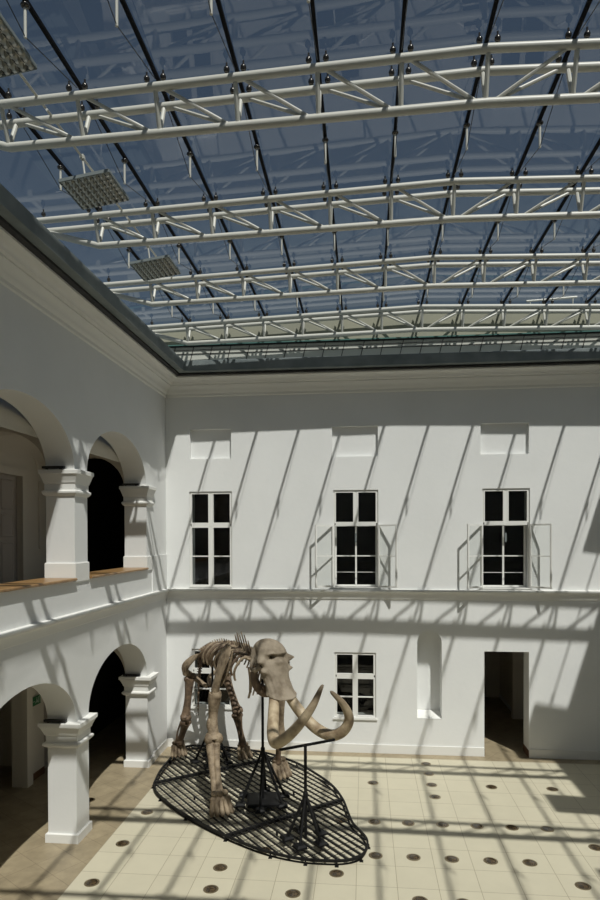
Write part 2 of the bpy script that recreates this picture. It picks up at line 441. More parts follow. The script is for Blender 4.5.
# attic wall behind the far end of the glass roof
mb = MB(); k = 24
xs = [lerp(-1.6, 14.2, i / k) for i in range(k + 1)] + [XK]; xs.sort()
for a, b in zip(xs[:-1], xs[1:]):
    mb.quad((a, 1.73, 10.28), (b, 1.73, 10.28), (b, 1.73, zg(b) - .06), (a, 1.73, zg(a) - .06))
attic = struct(mb.build('wall_attic', M['attic']), 'beige wall seen beyond the far roof truss')
mb = MB()
for a, b in zip(xs[:-1], xs[1:]):
    for y, z0, z1 in ((1.69, -.06, .05),):
        mb.rings([[(a, y, zg(a) + z0), (a, y + .15, zg(a) + z0), (a, y + .15, zg(a) + z1), (a, y, zg(a) + z1)],
                  [(b, y, zg(b) + z0), (b, y + .15, zg(b) + z0), (b, y + .15, zg(b) + z1), (b, y, zg(b) + z1)]])
struct(mb.build('cap_flashing', M['zinc'], attic))
mb = MB(); mb.box(-1.6, 14.2, 1.62, 1.75, 10.25, 10.28); struct(mb.build('glass_ledge', M['teal'], attic))
mb = MB(); mb.box(-1.6, 14.2, 1.64, 1.75, 10.215, 10.247); struct(mb.build('shadow_joint', M['black_gap'], attic))
mb = MB(); mb.box(-1.6, 14.2, 1.68, 1.78, 9.1, 10.215); struct(mb.build('cladding', M['louvre'], attic))
mb = MB()
for z in (10.03, 10.13): mb.box(-1.6, 14.2, 1.66, 1.68, z, z + .012)
struct(mb.build('cladding_rail', M['black_gap'], attic))
mb = MB()
x = -1.4
while x < 14:
    mb.obox((x, 1.67, 9.7), (x + .13, 1.67, 10.21), .016, .02, up=(0, 1, 0)); x += .507
struct(mb.build('cladding_seam', M['black_gap'], attic))

# galleries behind the arcade ------------------------------------------------------
mb = MB(); mb.box(XG - .25, -TH + .02, YF, 4.5, 3.42, 3.62); struct(mb.build('floor_upper', M['marble']), 'floor of the upper gallery')
def barrel(name, z0, rise, y0, y1, label):
    mb = MB(); n = 16; c = (XG - TH) / 2; a = (-TH - XG) / 2
    P = [(c + a * math.cos(math.pi * k / n), z0 + rise * math.sin(math.pi * k / n)) for k in range(n + 1)]
    mb.rings([[(p, y, z) for p, z in P] for y in (y0, y1)], False, False)
    mb.rings([[(p, y, z + .06) for p, z in P] for y in (y0, y1)], False, False)
    return struct(mb.build(name, M['gallery'], smooth=40), label)
barrel('ceiling_gallery', 6.75, .6, YF, -1.1, 'vault of the upper gallery')
barrel('ceiling_arcade', 2.75, .55, YF, -1.1, 'vault of the ground floor arcade')
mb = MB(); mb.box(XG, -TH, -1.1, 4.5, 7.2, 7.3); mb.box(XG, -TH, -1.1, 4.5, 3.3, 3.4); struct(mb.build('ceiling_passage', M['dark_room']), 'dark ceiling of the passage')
# rear wall of the galleries, with doorways
GD = [(-4.15, -2.74, 3.62, 6.36), (-4.6, -2.74, 0, 2.3), (-1.9, -.9, 0, 2.2)]
us = sorted(set([YF, 4.5, -1.25] + [y for g in GD for y in g[:2]])); zs = [0, 2.2, 2.3, 3.62, 6.36, 7.6]
def gd(u, z):
    for a, b, c, d in GD:
        if a < u < b and c < z < d: return .14 if c > 3 or a > -2 else None
    return 0
fg = lambda u, z, d: (XG - d, u, z)
mb = MB(); wall_cells(mb, us, zs, gd, .25, fg)
wall_gal = struct(mb.build('wall_gallery', M['gallery']), 'rear wall of the arcade')
# transverse arches across the gallery at the piers
for k, (ya, yb) in enumerate(PIERS):
    y0, y1 = (-1.36, -1.10) if k == 0 else (ya + .08, yb - .08)
    for z0, zt, top in ((6.2, 6.92, 7.4), (1.98, 2.78, 3.4)):
        if k and z0 < 3: continue
        mb = MB(); ft = lambda u, z, d, y0=y0: (u, y0 + d, z)
        arch_fill(mb, XG + .02, -TH - .02, z0, zt, y1 - y0, ft, n=20)
        mb.box(XG, -TH, y0, y1, zt, top)
        struct(mb.build('wall_rib_%d' % (k * 2 + (z0 > 3)), M['gallery'], smooth=35), 'plaster arch spanning the arcade at a pier')
# passage end and added side sheets, the gloom of the passage put into their colour
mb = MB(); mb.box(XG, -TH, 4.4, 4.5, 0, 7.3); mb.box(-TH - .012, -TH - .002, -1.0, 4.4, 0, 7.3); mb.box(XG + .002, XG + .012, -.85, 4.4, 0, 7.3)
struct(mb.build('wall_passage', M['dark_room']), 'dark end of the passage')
# recess frame on upper gallery wall
mb = MB()
for a, b in (((-2.05, 4.9), (-2.05, 6.3)), ((-2.05, 6.3), (-1.5, 6.3)), ((-2.05, 4.9), (-1.5, 4.9)), ((-1.5, 4.9), (-1.5, 6.3))):
    mb.obox((XG + .015, a[0], a[1]), (XG + .015, b[0], b[1]), .05, .03, up=(1, 0, 0))
struct(mb.build('trim_6', M['gallery']), 'framed panel on the upper gallery wall')
mb = MB()
n = 16
P = [(-3.45 + 1.35 * math.cos(math.pi * k / n), 6.55 + .62 * math.sin(math.pi * k / n)) for k in range(n + 1)]
mb.tube([(XG + .01, y, z) for y, z in P], .03, n=6)
struct(mb.build('trim_7', M['gallery']), 'curved moulding over the upper gallery door')
# dark room off the lower arcade
mb = MB(); mb.box(-5.2, -5.1, -6, -1, 0, 3); mb.box(-5.2, XG - .25, -6, -5.9, 0, 3); mb.box(-5.2, XG - .25, -1.6, -1.5, 0, 3); mb.box(-5.2, XG - .25, -6, -1, 2.9, 3)
struct(mb.build('wall_storeroom', M['corridor']), 'dim room off the arcade')
mb = MB(); mb.box(XG - .02, XG + .10, -2.76, -2.54, 0, 2.75); struct(mb.build('trim_8', M['gallery']), 'pilaster beside the dim arcade opening')
mb = MB(); mb.box(XG, XG + .02, -2.54, -1.92, 0, .14); struct(mb.build('baseboard_gallery', M['darkwood']), 'dark wood skirting in the arcade')

# panelled doors in the galleries
def panel_door(name, y0, y1, z0, z1, rows, mtl, cols=2, trim=True):
    x = XG - .12
    mb = MB(); mb.box(x - .02, x + .02, y0, y1, z0, z1)
    d = struct(mb.build(name, mtl), {'door_1': 'grey panelled door in the upper gallery', 'door_2': 'dark door in the lower arcade'}[name])
    w = (y1 - y0) / cols
    for c in range(cols):
        for a, b in rows:
            mb = MB(); p = .13; ya, yb = y0 + c * w + p, y0 + (c + 1) * w - p; za, zb = lerp(z0, z1, a), lerp(z0, z1, b)
            prof = [(0, 0), (.015, .02), (.035, .02), (.05, .008), (.07, .008)]
            rs = [[(x + .02 + h, ya + o, za + o), (x + .02 + h, yb - o, za + o), (x + .02 + h, yb - o, zb - o), (x + .02 + h, ya + o, zb - o)] for o, h in prof]
            mb.rings(rs); struct(mb.build('door_panel', mtl, d))
    if trim:
        mb = MB(); t = .17
        mb.box(XG - .01, XG + .035, y0 - t, y0, z0, z1 + t); mb.box(XG - .01, XG + .035, y1, y1 + t, z0, z1 + t); mb.box(XG - .01, XG + .035, y0, y1, z1, z1 + t)
        mb.box(XG + .03, XG + .05, y0 - t, y1 + t, z1 + t - .04, z1 + t)
        struct(mb.build('door_casing', M['gallery'], d))
    return d
panel_door('door_1', -4.15, -2.74, 3.62, 6.36, [(.03, .15), (.2, .52), (.55, .72), (.75, .97)], M['brown_door'])
panel_door('door_2', -1.9, -.9, 0, 2.2, [(.05, .45), (.5, .95)], M['brown_door'], 1, False)

# rooms behind the back wall ---------------------------------------------------------
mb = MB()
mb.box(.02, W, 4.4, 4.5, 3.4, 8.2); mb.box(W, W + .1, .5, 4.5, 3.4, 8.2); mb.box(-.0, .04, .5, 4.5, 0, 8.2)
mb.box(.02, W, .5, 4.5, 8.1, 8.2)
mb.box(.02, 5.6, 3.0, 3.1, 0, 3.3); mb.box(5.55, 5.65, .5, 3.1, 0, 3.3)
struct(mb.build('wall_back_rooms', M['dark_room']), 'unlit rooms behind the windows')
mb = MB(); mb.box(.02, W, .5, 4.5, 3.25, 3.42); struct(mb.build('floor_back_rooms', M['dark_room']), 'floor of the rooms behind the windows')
mb = MB()
mb.box(7.0, 7.1, .5, 5.5, 0, 3.25); mb.box(7.0, 11, 5.5, 5.6, 0, 3.25); mb.box(9.06, 9.16, 3.3, 5.5, 0, 3.25); mb.box(7, 11, .5, 5.6, 3.2, 3.25)
mb.box(8.92, 9.3, 3.12, 3.3, 0, 3.25); mb.box(10.9, 11, .5, 5.6, 0, 3.25)
wc = struct(mb.build('wall_corridor', M['corridor']), 'dim corridor behind the doorway')
mb = MB(); mb.box(9.04, 9.062, 3.3, 5.5, 0, .12); struct(mb.build('corridor_skirting', M['trim'], wc))
mb = MB(); mb.box(DO[1] - .015, DO[1] - .001, .0, .5, 0, .16); mb.box(DO[0] + .001, DO[0] + .02, .02, .5, 0, .16)
struct(mb.build('trim_9', M['darkwood']), 'dark wood skirting in the doorway reveal')

# ------------------------------------------------------------------ windows
def rect_frame(mb, x0, x1, z0, z1, y0, y1, w, wt=None, wb=None):
    wt = wt or w; wb = wb or w
    mb.box(x0, x0 + w, y0, y1, z0, z1); mb.box(x1 - w, x1, y0, y1, z0, z1)
    mb.box(x0 + w, x1 - w, y0, y1, z0, z0 + wb); mb.box(x0 + w, x1 - w, y0, y1, z1 - wt, z1)
def leaf(parent, w, h, hinge, ang, right, z0, mname='casement'):
    """glazed casement leaf hinged at its edge, with one glazing bar"""
    piv = empty('hinge', hinge, 0)
    mb = MB(); s = -1 if right else 1
    a, b = (0, w) if not right else (-w, 0)
    rect_frame(mb, a, b, 0, h, -.018, .018, .038); mb.box(a + .03, b - .03, -.012, .012, h / 2 - .012, h / 2 + .012)
    o = mb.build(mname, M['frame'], parent); o.location = (hinge[0], hinge[1], z0); o.rotation_euler = (0, 0, ang)
    bpy.data.objects.remove(piv)
    g = MB(); g.quad((a + .03, 0, .03), (b - .03, 0, .03), (b - .03, 0, h - .03), (a + .03, 0, h - .03))
    pn = g.build('pane', M['leafpane'] if abs(ang) > .1 else M['pane'], o)
    return o
def window(n, x0, x1, z0, z1, zt, opened, label):
    r = struct(empty('window_%d' % n, (x0, 0, z0)), label)
    w, h, t = x1 - x0, z1 - z0, zt - z0
    y0, y1 = .035, .10
    mb = MB(); rect_frame(mb, 0, w, 0, h, y0, y1, .024); mb.box(.05, w - .05, y0 - .012, y1, t - .03, t + .03)
    mb.box(w / 2 - .03, w / 2 + .03, y0 - .006, y1, .024 if not opened else t, h - .024)
    # rebate strip round the frame, and drip rail
    mb.box(0, w, -.03, y0, -.0, .025)
    mb.build('window_frame', M['frame'], r)
    for k in range(2):                                            # fixed upper lights
        a, b = (.026, w / 2 - .03) if k == 0 else (w / 2 + .03, w - .026)
        s = MB(); rect_frame(s, a, b, t + .03, h - .028, y0 - .012, y1 - .015, .032); so = s.build('upper_sash', M['frame'], r)
        g = MB(); g.quad((a + .03, .07, t + .05), (b - .03, .07, t + .05), (b - .03, .07, h - .05), (a + .03, .07, h - .05)); g.build('pane', M['pane'], so)
    lw, lh = w / 2 - .056, t - .09
    if opened:
        leaf(r, w / 2 - .02, t - .04, (.0, -.012, .04), math.radians(opened[0]), False, .03)
        leaf(r, w / 2 - .02, t - .04, (w, -.012, .04), math.radians(opened[1]), True, .03)
        # inner window behind
        s = MB(); yi = .30
        rect_frame(s, .02, w - .02, .02, t, yi, yi + .05, .04); s.box(w / 2 - .02, w / 2 + .02, yi, yi + .05, .05, t); s.box(.05, w - .05, yi + .01, yi + .04, t * .5 - .014, t * .5 + .014)
        so = s.build('inner_sash', M['frame'], r)
        for a, b in ((.055, w / 2 - .02), (w / 2 + .02, w - .055)):
            g = MB(); g.quad((a, yi + .025, .05), (b, yi + .025, .05), (b, yi + .025, t - .03), (a, yi + .025, t - .03)); g.build('pane', M['pane'], so)
        s = MB(); s.box(.03, w - .03, .2, .215, t * .24, t * .24 + .012); s.build('guard_rail', M['frame'], r)
        s = MB(); s.box(w / 2 - .02, w / 2 + .02, .03, .06, t * .72, t * .86); s.build('bolt', M['zinc'], r)
    else:
        for k in range(2):
            a = .026 if k == 0 else w / 2 + .03
            s = MB(); rect_frame(s, a, a + lw + .0, .03, t - .03, y0 - .012, y1 - .015, .032); s.box(a + .03, a + lw - .03, y0 + .01, y1 - .02, t / 2 - .014, t / 2 + .014)
            so = s.build('casement', M['frame'], r)
            g = MB(); g.quad((a + .03, .07, .055), (a + lw - .03, .07, .055), (a + lw - .03, .07, t - .05), (a + .03, .07, t - .05)); g.build('pane', M['pane'], so)
    return r
ZT = 5.40
window(1, *WX[0], *UZ, ZT, None, 'closed upper window nearest the arcade')
window(2, *WX[1], *UZ, ZT, (-144, 146), 'middle upper window with both casements open')
window(3, *WX[2], *UZ, ZT, (-140, 139), 'right upper window with both casements open')
window(4, *WX[3], *UZ, ZT, None, 'upper window at the far right of the back wall')
window(5, LW[0][0], LW[0][1], LW[0][2], LW[0][3], 1.86, None, 'lower window behind the skeleton')
window(6, LW[1][0], LW[1][1], LW[1][2], LW[1][3], 1.80, None, 'lower window right of the skeleton tusks')
mb = MB()
for x0, x1, z in ((LW[0][0], LW[0][1], LW[0][2]), (LW[1][0], LW[1][1], LW[1][2])):
    mb.box(x0 - .03, x1 + .03, -.035, .03, z - .03, z)
struct(mb.build('window_ledges', M['frame'], wall_back))

# ------------------------------------------------------------------ glass roof
mb = MB(); ys = [YF - 1.5, 1.7]
NB = 1.0134
xe = [-1.45, XK, 14.09]
for a, b in zip(xe[:-1], xe[1:]):
    mb.quad((a, ys[0], zg(a)), (a, ys[1], zg(a)), (b, ys[1], zg(b)), (b, ys[0], zg(b)))
roof = mb.build('ceiling', M['glass']); struct(roof, 'tinted glass roof over the courtyard')
roof.data.flip_normals() if roof.data.polygons[0].normal.z > 0 else None

TS = 2.814
# trusses: built in local coordinates, origin under the ridge at floor of the truss
TY = [-7.091 + TS * k for k in (0, 1, 2, 3, -1, -2, -3)]
ZB, SB, ZF, SF, WD = 10.365, .0231, 10.881, .0369, .185
def zb(u): return ZB - SB * abs(u)
def zf(u): return ZF - SF * abs(u)
tr0 = empty('roof_truss', (XK, TY[0], 0))
U6 = 6 * NB
for sgn in (-1, 1):
    mb = MB(); pts = [(-7.55, sgn * WD, zf(7.55)), (0, sgn * WD, ZF), (7.55, sgn * WD, zf(7.55))]
    mb.tube(pts, .052, n=12); mb.build('top_chord', M['steel_white'], tr0, smooth=40)
mb = MB(); E = 7.25
mb.tube([(-E, 0, zf(E) - .06), (-U6 - .1, 0, zb(U6) + .03), (-U6, 0, zb(U6)), (0, 0, ZB), (U6, 0, zb(U6)), (U6 + .1, 0, zb(U6) + .03), (E, 0, zf(E) - .06)], .055, n=12)
mb.build('bottom_chord', M['steel_white'], tr0, smooth=40)
for sgn in (-1, 1):
    mb = MB(); mb.box(sgn * 7.2 - .04, sgn * 7.2 + .04, -WD - .05, WD + .05, zf(7.2) - .12, zf(7.2) + .03); mb.build('end_plate', M['steel_white'], tr0)
for i in range(13):
    u = (i - 6) * NB
    for sgn in (-1, 1):
        mb = MB(); mb.tube([(u, 0, zb(u)), (u, sgn * WD, zf(u))], .029, n=8); mb.build('post', M['steel_white'], tr0, smooth=40)
        j = i + 1 if i < 6 else i - 1
        if i != 6:
            v = (j - 6) * NB
            a = Vector((u + (.07 if i < 6 else -.07), sgn * WD, zf(u))); b = Vector((v - (.09 if i < 6 else -.09), 0, zb(v) + .01))
            mb = MB(); mb.tube([a, b], .024, n=8); mb.build('diagonal', M['steel_white'], tr0, smooth=40)
# glass fittings: a short stem and ball either side of every node
fm = MB(); fm.tube([(0, 0, -.09), (0, 0, -.03)], .012, n=6); fm.lathe([(.012, -.04), (.028, -.03), (.037, -.008), (.037, .012), (.028, .032), (.012, .042), (.012, .085)], n=12)
fit_me = fm.mesh('glass_fitting', M['chrome'], smooth=50)
for i in range(13):
    u = (i - 6) * NB
    for sgn in (-1, 1):
        for dx in (-.105, .105):
            o = bpy.data.objects.new('glass_fitting', fit_me); COL.objects.link(o); o.parent = tr0
            o.location = (u + dx, sgn * WD, zf(u + dx) + .108)
for u in (-7.0, 7.0):
    o = bpy.data.objects.new('glass_fitting', fit_me); COL.objects.link(o); o.parent = tr0; o.location = (u, -WD, zf(u) + .108)
TL = ['white tubular roof truss nearest the viewer, crossing the top of the photo',
      'second white roof truss from the viewer, past the first silver reflector panel',
      'third white roof truss, second from the far wall',
      'farthest white roof truss, just in front of the beige attic wall',
      'white roof truss overhead just outside the top of the photo',
      'white roof truss overhead behind the nearest ones, out of view',
      'white roof truss over the near end of the court, out of view']
for k, y in enumerate(TY):
    o = tr0 if k == 0 else dup(tr0, (XK, y, 0))
    tag(o, TL[k], 'roof truss', 'white trusses carrying the glass roof')

# glazing bars along the court, each stiffened by pins and cables
def ordinal(n): return ['', 'first', 'second', 'third', 'fourth', 'fifth', 'sixth', 'seventh', 'eighth', 'ninth', 'tenth', 'eleventh', 'twelfth', 'thirteenth'][n]
gb0 = empty('glazing_bar', (XK, 0, zg(XK)))
mb = MB(); mb.box(-.022, .022, YF - 1.5, 1.7, -.045, -.004); mb.build('bar', M['black_bar'], gb0)
pm = MB(); pm.tube([(0, 0, -.43), (0, 0, -.10)], .017, n=8)
pin_me = pm.mesh('pin', M['steel_white'], smooth=50)
cm_ = MB(); cm_.sphere((0, 0, -.085), (.05, .05, .03)); clip_me = cm_.mesh('clip', M['chrome'], smooth=50)
YT = sorted(TY)
mids = [(a + b) / 2 for a, b in zip(YT[:-1], YT[1:])]
for a, b in zip(YT[:-1], YT[1:]):
    m_ = (a + b) / 2
    o = bpy.data.objects.new('pin', pin_me); COL.objects.link(o); o.parent = gb0; o.location = (0, m_, 0)
    c = bpy.data.objects.new('clip', clip_me); COL.objects.link(c); c.parent = o
    mb = MB(); mb.tube([(0, a + WD, -.10), (0, m_, -.42), (0, b - WD, -.10)], .0055, n=5); mb.build('cable', M['cable'], gb0)
for i in range(13):
    x = XK + (i - 6) * NB
    o = gb0 if i == 6 else dup(gb0, (x, 0, zg(x)))
    if i == 6: lab = 'thin black glazing bar along the roof ridge'
    else:
        side = 'left' if i < 6 else 'right'
        lab = 'thin black glazing bar under the roof glass, %s to the %s of the ridge' % (ordinal(abs(i - 6)), side)
    tag(o, lab, 'glazing bar', 'black glazing bars under the glass')

# reflector panels hung near both edges of the roof
PW, PD = .76, .78
rp0 = empty('reflector_panel', (.74, TY[0] + TS / 2, 10.40))
mb = MB(); nx, ny = 8, 7
mb.box(-PW / 2, PW / 2, -PD / 2, PD / 2, 0, .012)
for i in range(nx):
    for j in range(ny):
        x0, x1 = lerp(-PW / 2, PW / 2, i / nx), lerp(-PW / 2, PW / 2, (i + 1) / nx)
        y0, y1 = lerp(-PD / 2, PD / 2, j / ny), lerp(-PD / 2, PD / 2, (j + 1) / ny)
        g = .008; cx_, cy_ = (x0 + x1) / 2, (y0 + y1) / 2; q = .018
        a = [(x0 + g, y0 + g, 0), (x1 - g, y0 + g, 0), (x1 - g, y1 - g, 0), (x0 + g, y1 - g, 0)]
        b = [(cx_ - q, cy_ - q, -.05), (cx_ + q, cy_ - q, -.05), (cx_ + q, cy_ + q, -.05), (cx_ - q, cy_ + q, -.05)]
        mb.rings([a, b], True, True, 0)
        mb.rings([[(x0 + .004, y0 + .03, -.012), (cx_ - .012, y0 + .012, -.046), (cx_ - .012, cy_ + .02, -.052), (x0 + .006, y1 - .02, -.012)], [(x0 + .001, y0 + .03, -.016), (cx_ - .015, y0 + .012, -.05), (cx_ - .015, cy_ + .02, -.056), (x0 + .003, y1 - .02, -.016)]], True, True, 1)
mb.build('facet_plate', [M['silver'], M['slot']], rp0)
mb = MB(); rect_frame_pts = ((-PW / 2, -PD / 2, PW / 2, -PD / 2), (PW / 2, -PD / 2, PW / 2, PD / 2), (PW / 2, PD / 2, -PW / 2, PD / 2), (-PW / 2, PD / 2, -PW / 2, -PD / 2))
for a, b, c, d in rect_frame_pts: mb.obox((a, b, 0), (c, d, 0), .02, .045)
mb.build('panel_rim', M['zinc'], rp0)
mb = MB(); mb.tube([(.0, -TS / 2 + .02, .30), (.0, TS / 2 - .02, .30)], .018, n=8); mb.build('hanger_tube', M['steel_white'], rp0, smooth=40)
for y in (-PD / 2 + .05, PD / 2 - .05):
    mb = MB(); mb.tube([(0, y, .02), (0, y, .32)], .014, n=8); mb.box(-.03, .03, y - .03, y + .03, .27, .33); mb.build('clamp', M['steel_white'], rp0)
PL = {0: 'silver faceted reflector panel hung by the left gutter between the first and second trusses', 1: 'small silver reflector panel hung by the left gutter between the second and third trusses',
      -1: 'silver reflector panel cut off by the top left corner of the photo', -2: 'silver reflector panel above the left gutter, out of view behind the viewer'}
for sx, nm in ((0, 'left'), (1, 'right')):
    for k in (0, 1, -1, -2):
        x = .74 if sx == 0 else 2 * XK - .70
        o = rp0 if (sx == 0 and k == 0) else dup(rp0, (x, TY[0] + TS / 2 + TS * k, 10.40))
        lab = PL[k] if sx == 0 else 'silver reflector panel above the right gutter, outside the right edge of the photo'
        o.rotation_euler = (0, math.radians(-8 if sx == 0 else 8), 0)
        tag(o, lab, 'reflector panel', 'silver reflector panels under the left edge of the roof' if sx == 0 else 'silver reflector panels under the right edge of the roof')

# rail on the roof beyond the glass
mb = MB(); mb.tube([(8.95, 1.78, 11.13), (10.2, 1.78, 11.19)], .028, n=8)
rr = empty('roof_rail', (9.6, 1.78, 11.0)); o = mb.build('rail', M['steel_white'], rr); o.location = (-9.6, -1.78, -11.0)
mb = MB()
for x in (9.05, 9.6, 10.1): mb.tube([(x, 1.78, zg(x) + .02), (x, 1.78, 11.15)], .016, n=6)
o = mb.build('rail_post', M['steel_white'], rr); o.location = (-9.6, -1.78, -11.0)
tag(rr, 'short white rail on the roof edge above the farthest truss', 'rail')

# ------------------------------------------------------------------ floor lights
SPOTS = {(0, 1): 1, (0, -1): 1, (0, 3): 1, (3, -1): 1, (3, 0): 1, (5, -1): 1, (6, 0): 1, (6, 3): 1, (4, 1): 1, (7, 6): 1, (7, 3): 1, (7, 1): 1, (8, 3): 1, (8, 1): 1,
         (9, 8): 1, (9, 7): 1, (9, 6): 1, (9, 5): 1, (9, 3): 1, (9, 1): 1, (10, 3): 1, (8, -1): 1, (9, -1): 1, (11, 6): 1, (13, 6): 1, (11, 3): 1, (12, 3): 1, (13, 2): 1, (10, 1): 1, (11, 1): 1, (12, 0): 1}
SL = {(0, 3): 'round brown floor light beside the brown marble border, farthest of the three',
      (0, 1): 'round brown floor light beside the brown marble border, middle of the three',
      (0, -1): 'round brown floor light beside the brown marble border, nearest of the three',
      (3, 0): 'round floor light in front of the platform on the left, farther of the pair', (3, -1): 'round floor light in front of the platform on the left, nearer of the pair',
      (5, -1): 'round floor light at the bottom of the photo, in front of the platform middle',
      (6, 0): 'round floor light just off the near right tip of the platform',
      (6, 3): 'round floor light under the right part of the grating platform', (4, 1): 'round floor light under the near rim of the grating platform',
      (7, 6): 'round floor light behind the platform, alone to the right of the tusks',
      (7, 3): 'round floor light in the middle row, closest to the platform', (8, 3): 'round floor light in the middle row, second from the platform', (9, 3): 'round floor light in the middle row, third from the platform',
      (10, 3): 'round floor light in the middle row, fourth from the platform', (11, 3): 'round floor light in the middle row, fifth from the platform', (12, 3): 'round floor light in the middle row, right end',
      (7, 1): 'round floor light in the near row, closest to the platform', (8, 1): 'round floor light in the near row, second from the platform', (9, 1): 'round floor light in the near row, third from the platform',
      (10, 1): 'round floor light in the near row, fourth from the platform', (11, 1): 'round floor light in the near row, right end',
      (9, 8): 'round floor light in the column below the niche, closest to the back wall', (9, 7): 'round floor light in the column below the niche, second from the back wall',
      (9, 6): 'round floor light in the column below the niche, third from the back wall', (9, 5): 'round floor light in the column below the niche, fourth from the back wall',
      (8, -1): 'round floor light half cut by the bottom edge, left of two', (9, -1): 'round floor light half cut by the bottom edge, right of two',
      (11, 6): 'round floor light in front of the doorway, left side', (13, 6): 'round floor light to the right of the doorway in the light patch',
      (13, 2): 'round floor light at the right edge beside the dark shadow', (12, 0): 'round floor light nearest the bottom right corner'}
fs0 = None
def make_spot():
    r = empty('floor_light', (0, 0, 0))
    mb = MB(); mb.lathe([(.112, .0005), (.112, .004), (.105, .007), (.088, .007), (.084, .004)], n=28); mb.build('ring', M['spot_ring'], r, smooth=40)
    mb = MB(); mb.lathe([(.086, .002), (.085, .006), (.05, .0085), (.001, .0095)], n=28); mb.build('lens', M['spot_lens'], r, smooth=40)
    return r
for k, (i, j) in enumerate(SPOTS):
    p = (.47 + .6 * (i + .5), -5.7228 + .6 * (j + .5), 0)
    if fs0 is None: fs0 = make_spot(); fs0.location = p; o = fs0
    else: o = dup(fs0, p)
    tag(o, SL[(i, j)], 'floor light', 'round lights set in the floor')
o = dup(fs0, (-.54, -3.2, 0)); tag(o, 'small round floor light in the brown marble behind the front pier', 'floor light', 'round lights set in the floor')

# black uplights on the capitals
ul0 = None
UL = [(-1.40, UZA[0], 'black uplight on the upper capital nearest the corner'), (-4.88, UZA[0], 'black uplight on the upper front pier capital'),
      (-1.40, LZ[0], 'black uplight on the lower capital nearest the corner'), (-4.88, LZ[0], 'black uplight on the lower front pier capital')]
for y, z, lab in UL:
    if ul0 is None:
        ul0 = empty('uplight', (0, 0, 0)); mb = MB(); mb.box(-.19, .19, -.035, .035, .012, .05); mb.build('housing', M['lamp_black'], ul0)
        mb = MB()
        for x in (-.12, .12): mb.box(x - .015, x + .015, -.02, .02, 0, .014)
        mb.build('foot', M['lamp_black'], ul0); o = ul0
    else: o = dup(ul0, (0, 0, 0))
    o.location = (-.33, y - .065, z + .004); tag(o, lab, 'uplight', 'black uplights on the capitals')

# exit sign in the arcade
sg = empty('exit_sign', (XG + .02, -2.25, 1.66))
mb = MB(); mb.box(-.018, .01, -.17, .17, -.09, .09); mb.build('plate', M['sign_green'], sg)
mb = MB()
mb.obox((.012, -.05, -.045), (.012, .02, .0), .02, .004, up=(1, 0, 0)); mb.obox((.012, .02, 0), (.012, .05, -.05), .02, .004, up=(1, 0, 0)); mb.obox((.012, .01, 0), (.012, .0, .045), .026, .004, up=(1, 0, 0))
mb.lathe([(.001, -.002), (.015, -.002), (.015, .002), (.001, .002)], (.012, -.002, .065), n=8)
mb.obox((.012, .08, -.06), (.012, .08, .07), .012, .004, up=(1, 0, 0)); mb.obox((.012, .14, -.06), (.012, .14, .07), .012, .004, up=(1, 0, 0)); mb.obox((.012, .08, .07), (.012, .14, .07), .012, .004, up=(1, 0, 0))
mb.obox((.012, -.14, 0), (.012, -.08, 0), .014, .004, up=(1, 0, 0))
mb.build('pictogram', M['sign_white'], sg)
tag(sg, 'small green exit sign on the arcade wall behind the front arch', 'sign')

# ------------------------------------------------------------------ display platform
OUT = [(0.53, -2.51), (0.43, -1.8), (0.42, -1.06), (0.44, -0.40), (0.6, -0.16), (0.84, -0.13), (1.52, -0.18), (2.49, -0.47), (3.27, -1.05), (3.84, -1.77), (4.16, -2.32), (4.37, -2.92), (4.48, -3.46), (4.57, -3.88), (4.71, -4.19), (4.8, -4.4), (4.83, -4.6), (4.80, -4.82), (4.72, -5.01), (4.57, -5.13), (4.36, -5.19), (4.12, -5.2), (3.88, -5.19), (3.6, -5.13), (3.31, -5.03), (3.0, -4.88), (2.48, -4.55), (2.01, -4.2), (1.59, -3.85), (1.21, -3.48), (0.87, -3.09), (0.66, -2.8)]
def far(x, y, k=1.0203): return (CAM[0] + (x - CAM[0]) * k, CAM[1] + (y - CAM[1]) * k)
loop = spline([(*p,) for p in OUT + OUT[:1]], 161)[:-1]
PC = (2.6, -2.9); PZ = .10
pf = empty('display_platform', (PC[0], PC[1], 0))
tag(pf, 'low black kidney-shaped grating platform under the mammoth skeleton', 'platform')
def ploop(z, inset=0.0):
    out = []; n = len(loop)
    for i in range(n):
        a = Vector(loop[i - 1]); b = Vector(loop[(i + 1) % n]); d = (b - a).normalized(); nn = Vector((-d.y, d.x))
        p = Vector(loop[i]) + nn * inset
        out.append((p.x - PC[0], p.y - PC[1], z))
    return out
def ring_strip(mb, z0, z1, t):
    A, B = ploop(z0), ploop(z0, t); C, D = ploop(z1, t), ploop(z1)
    n = len(A); rs = [[A[i], B[i], C[i], D[i]] for i in range(n)] + [[A[0], B[0], C[0], D[0]]]
    mb.rings(rs, True, False)
mb = MB(); ring_strip(mb, PZ - .04, PZ, .03); mb.build('rim', M['black_steel'], pf)
mb = MB(); ring_strip(mb, .004, .022, -.022); mb.build('floor_ring', M['black_steel'], pf)
def clip(p0, d):
    """chord parameters of the outline along a line p0 + t d"""
    ts = []; n = len(loop)
    for i in range(n):
        a = loop[i]; b = loop[(i + 1) % n]; e = (b[0] - a[0], b[1] - a[1]); den = d[0] * e[1] - d[1] * e[0]
        if abs(den) < 1e-9: continue
        w = (a[0] - p0[0], a[1] - p0[1]); t = (w[0] * e[1] - w[1] * e[0]) / den; s_ = (w[0] * d[1] - w[1] * d[0]) / den
        if 0 <= s_ < 1: ts.append(t)
    ts.sort(); return [(ts[i], ts[i + 1]) for i in range(0, len(ts) - 1, 2)]
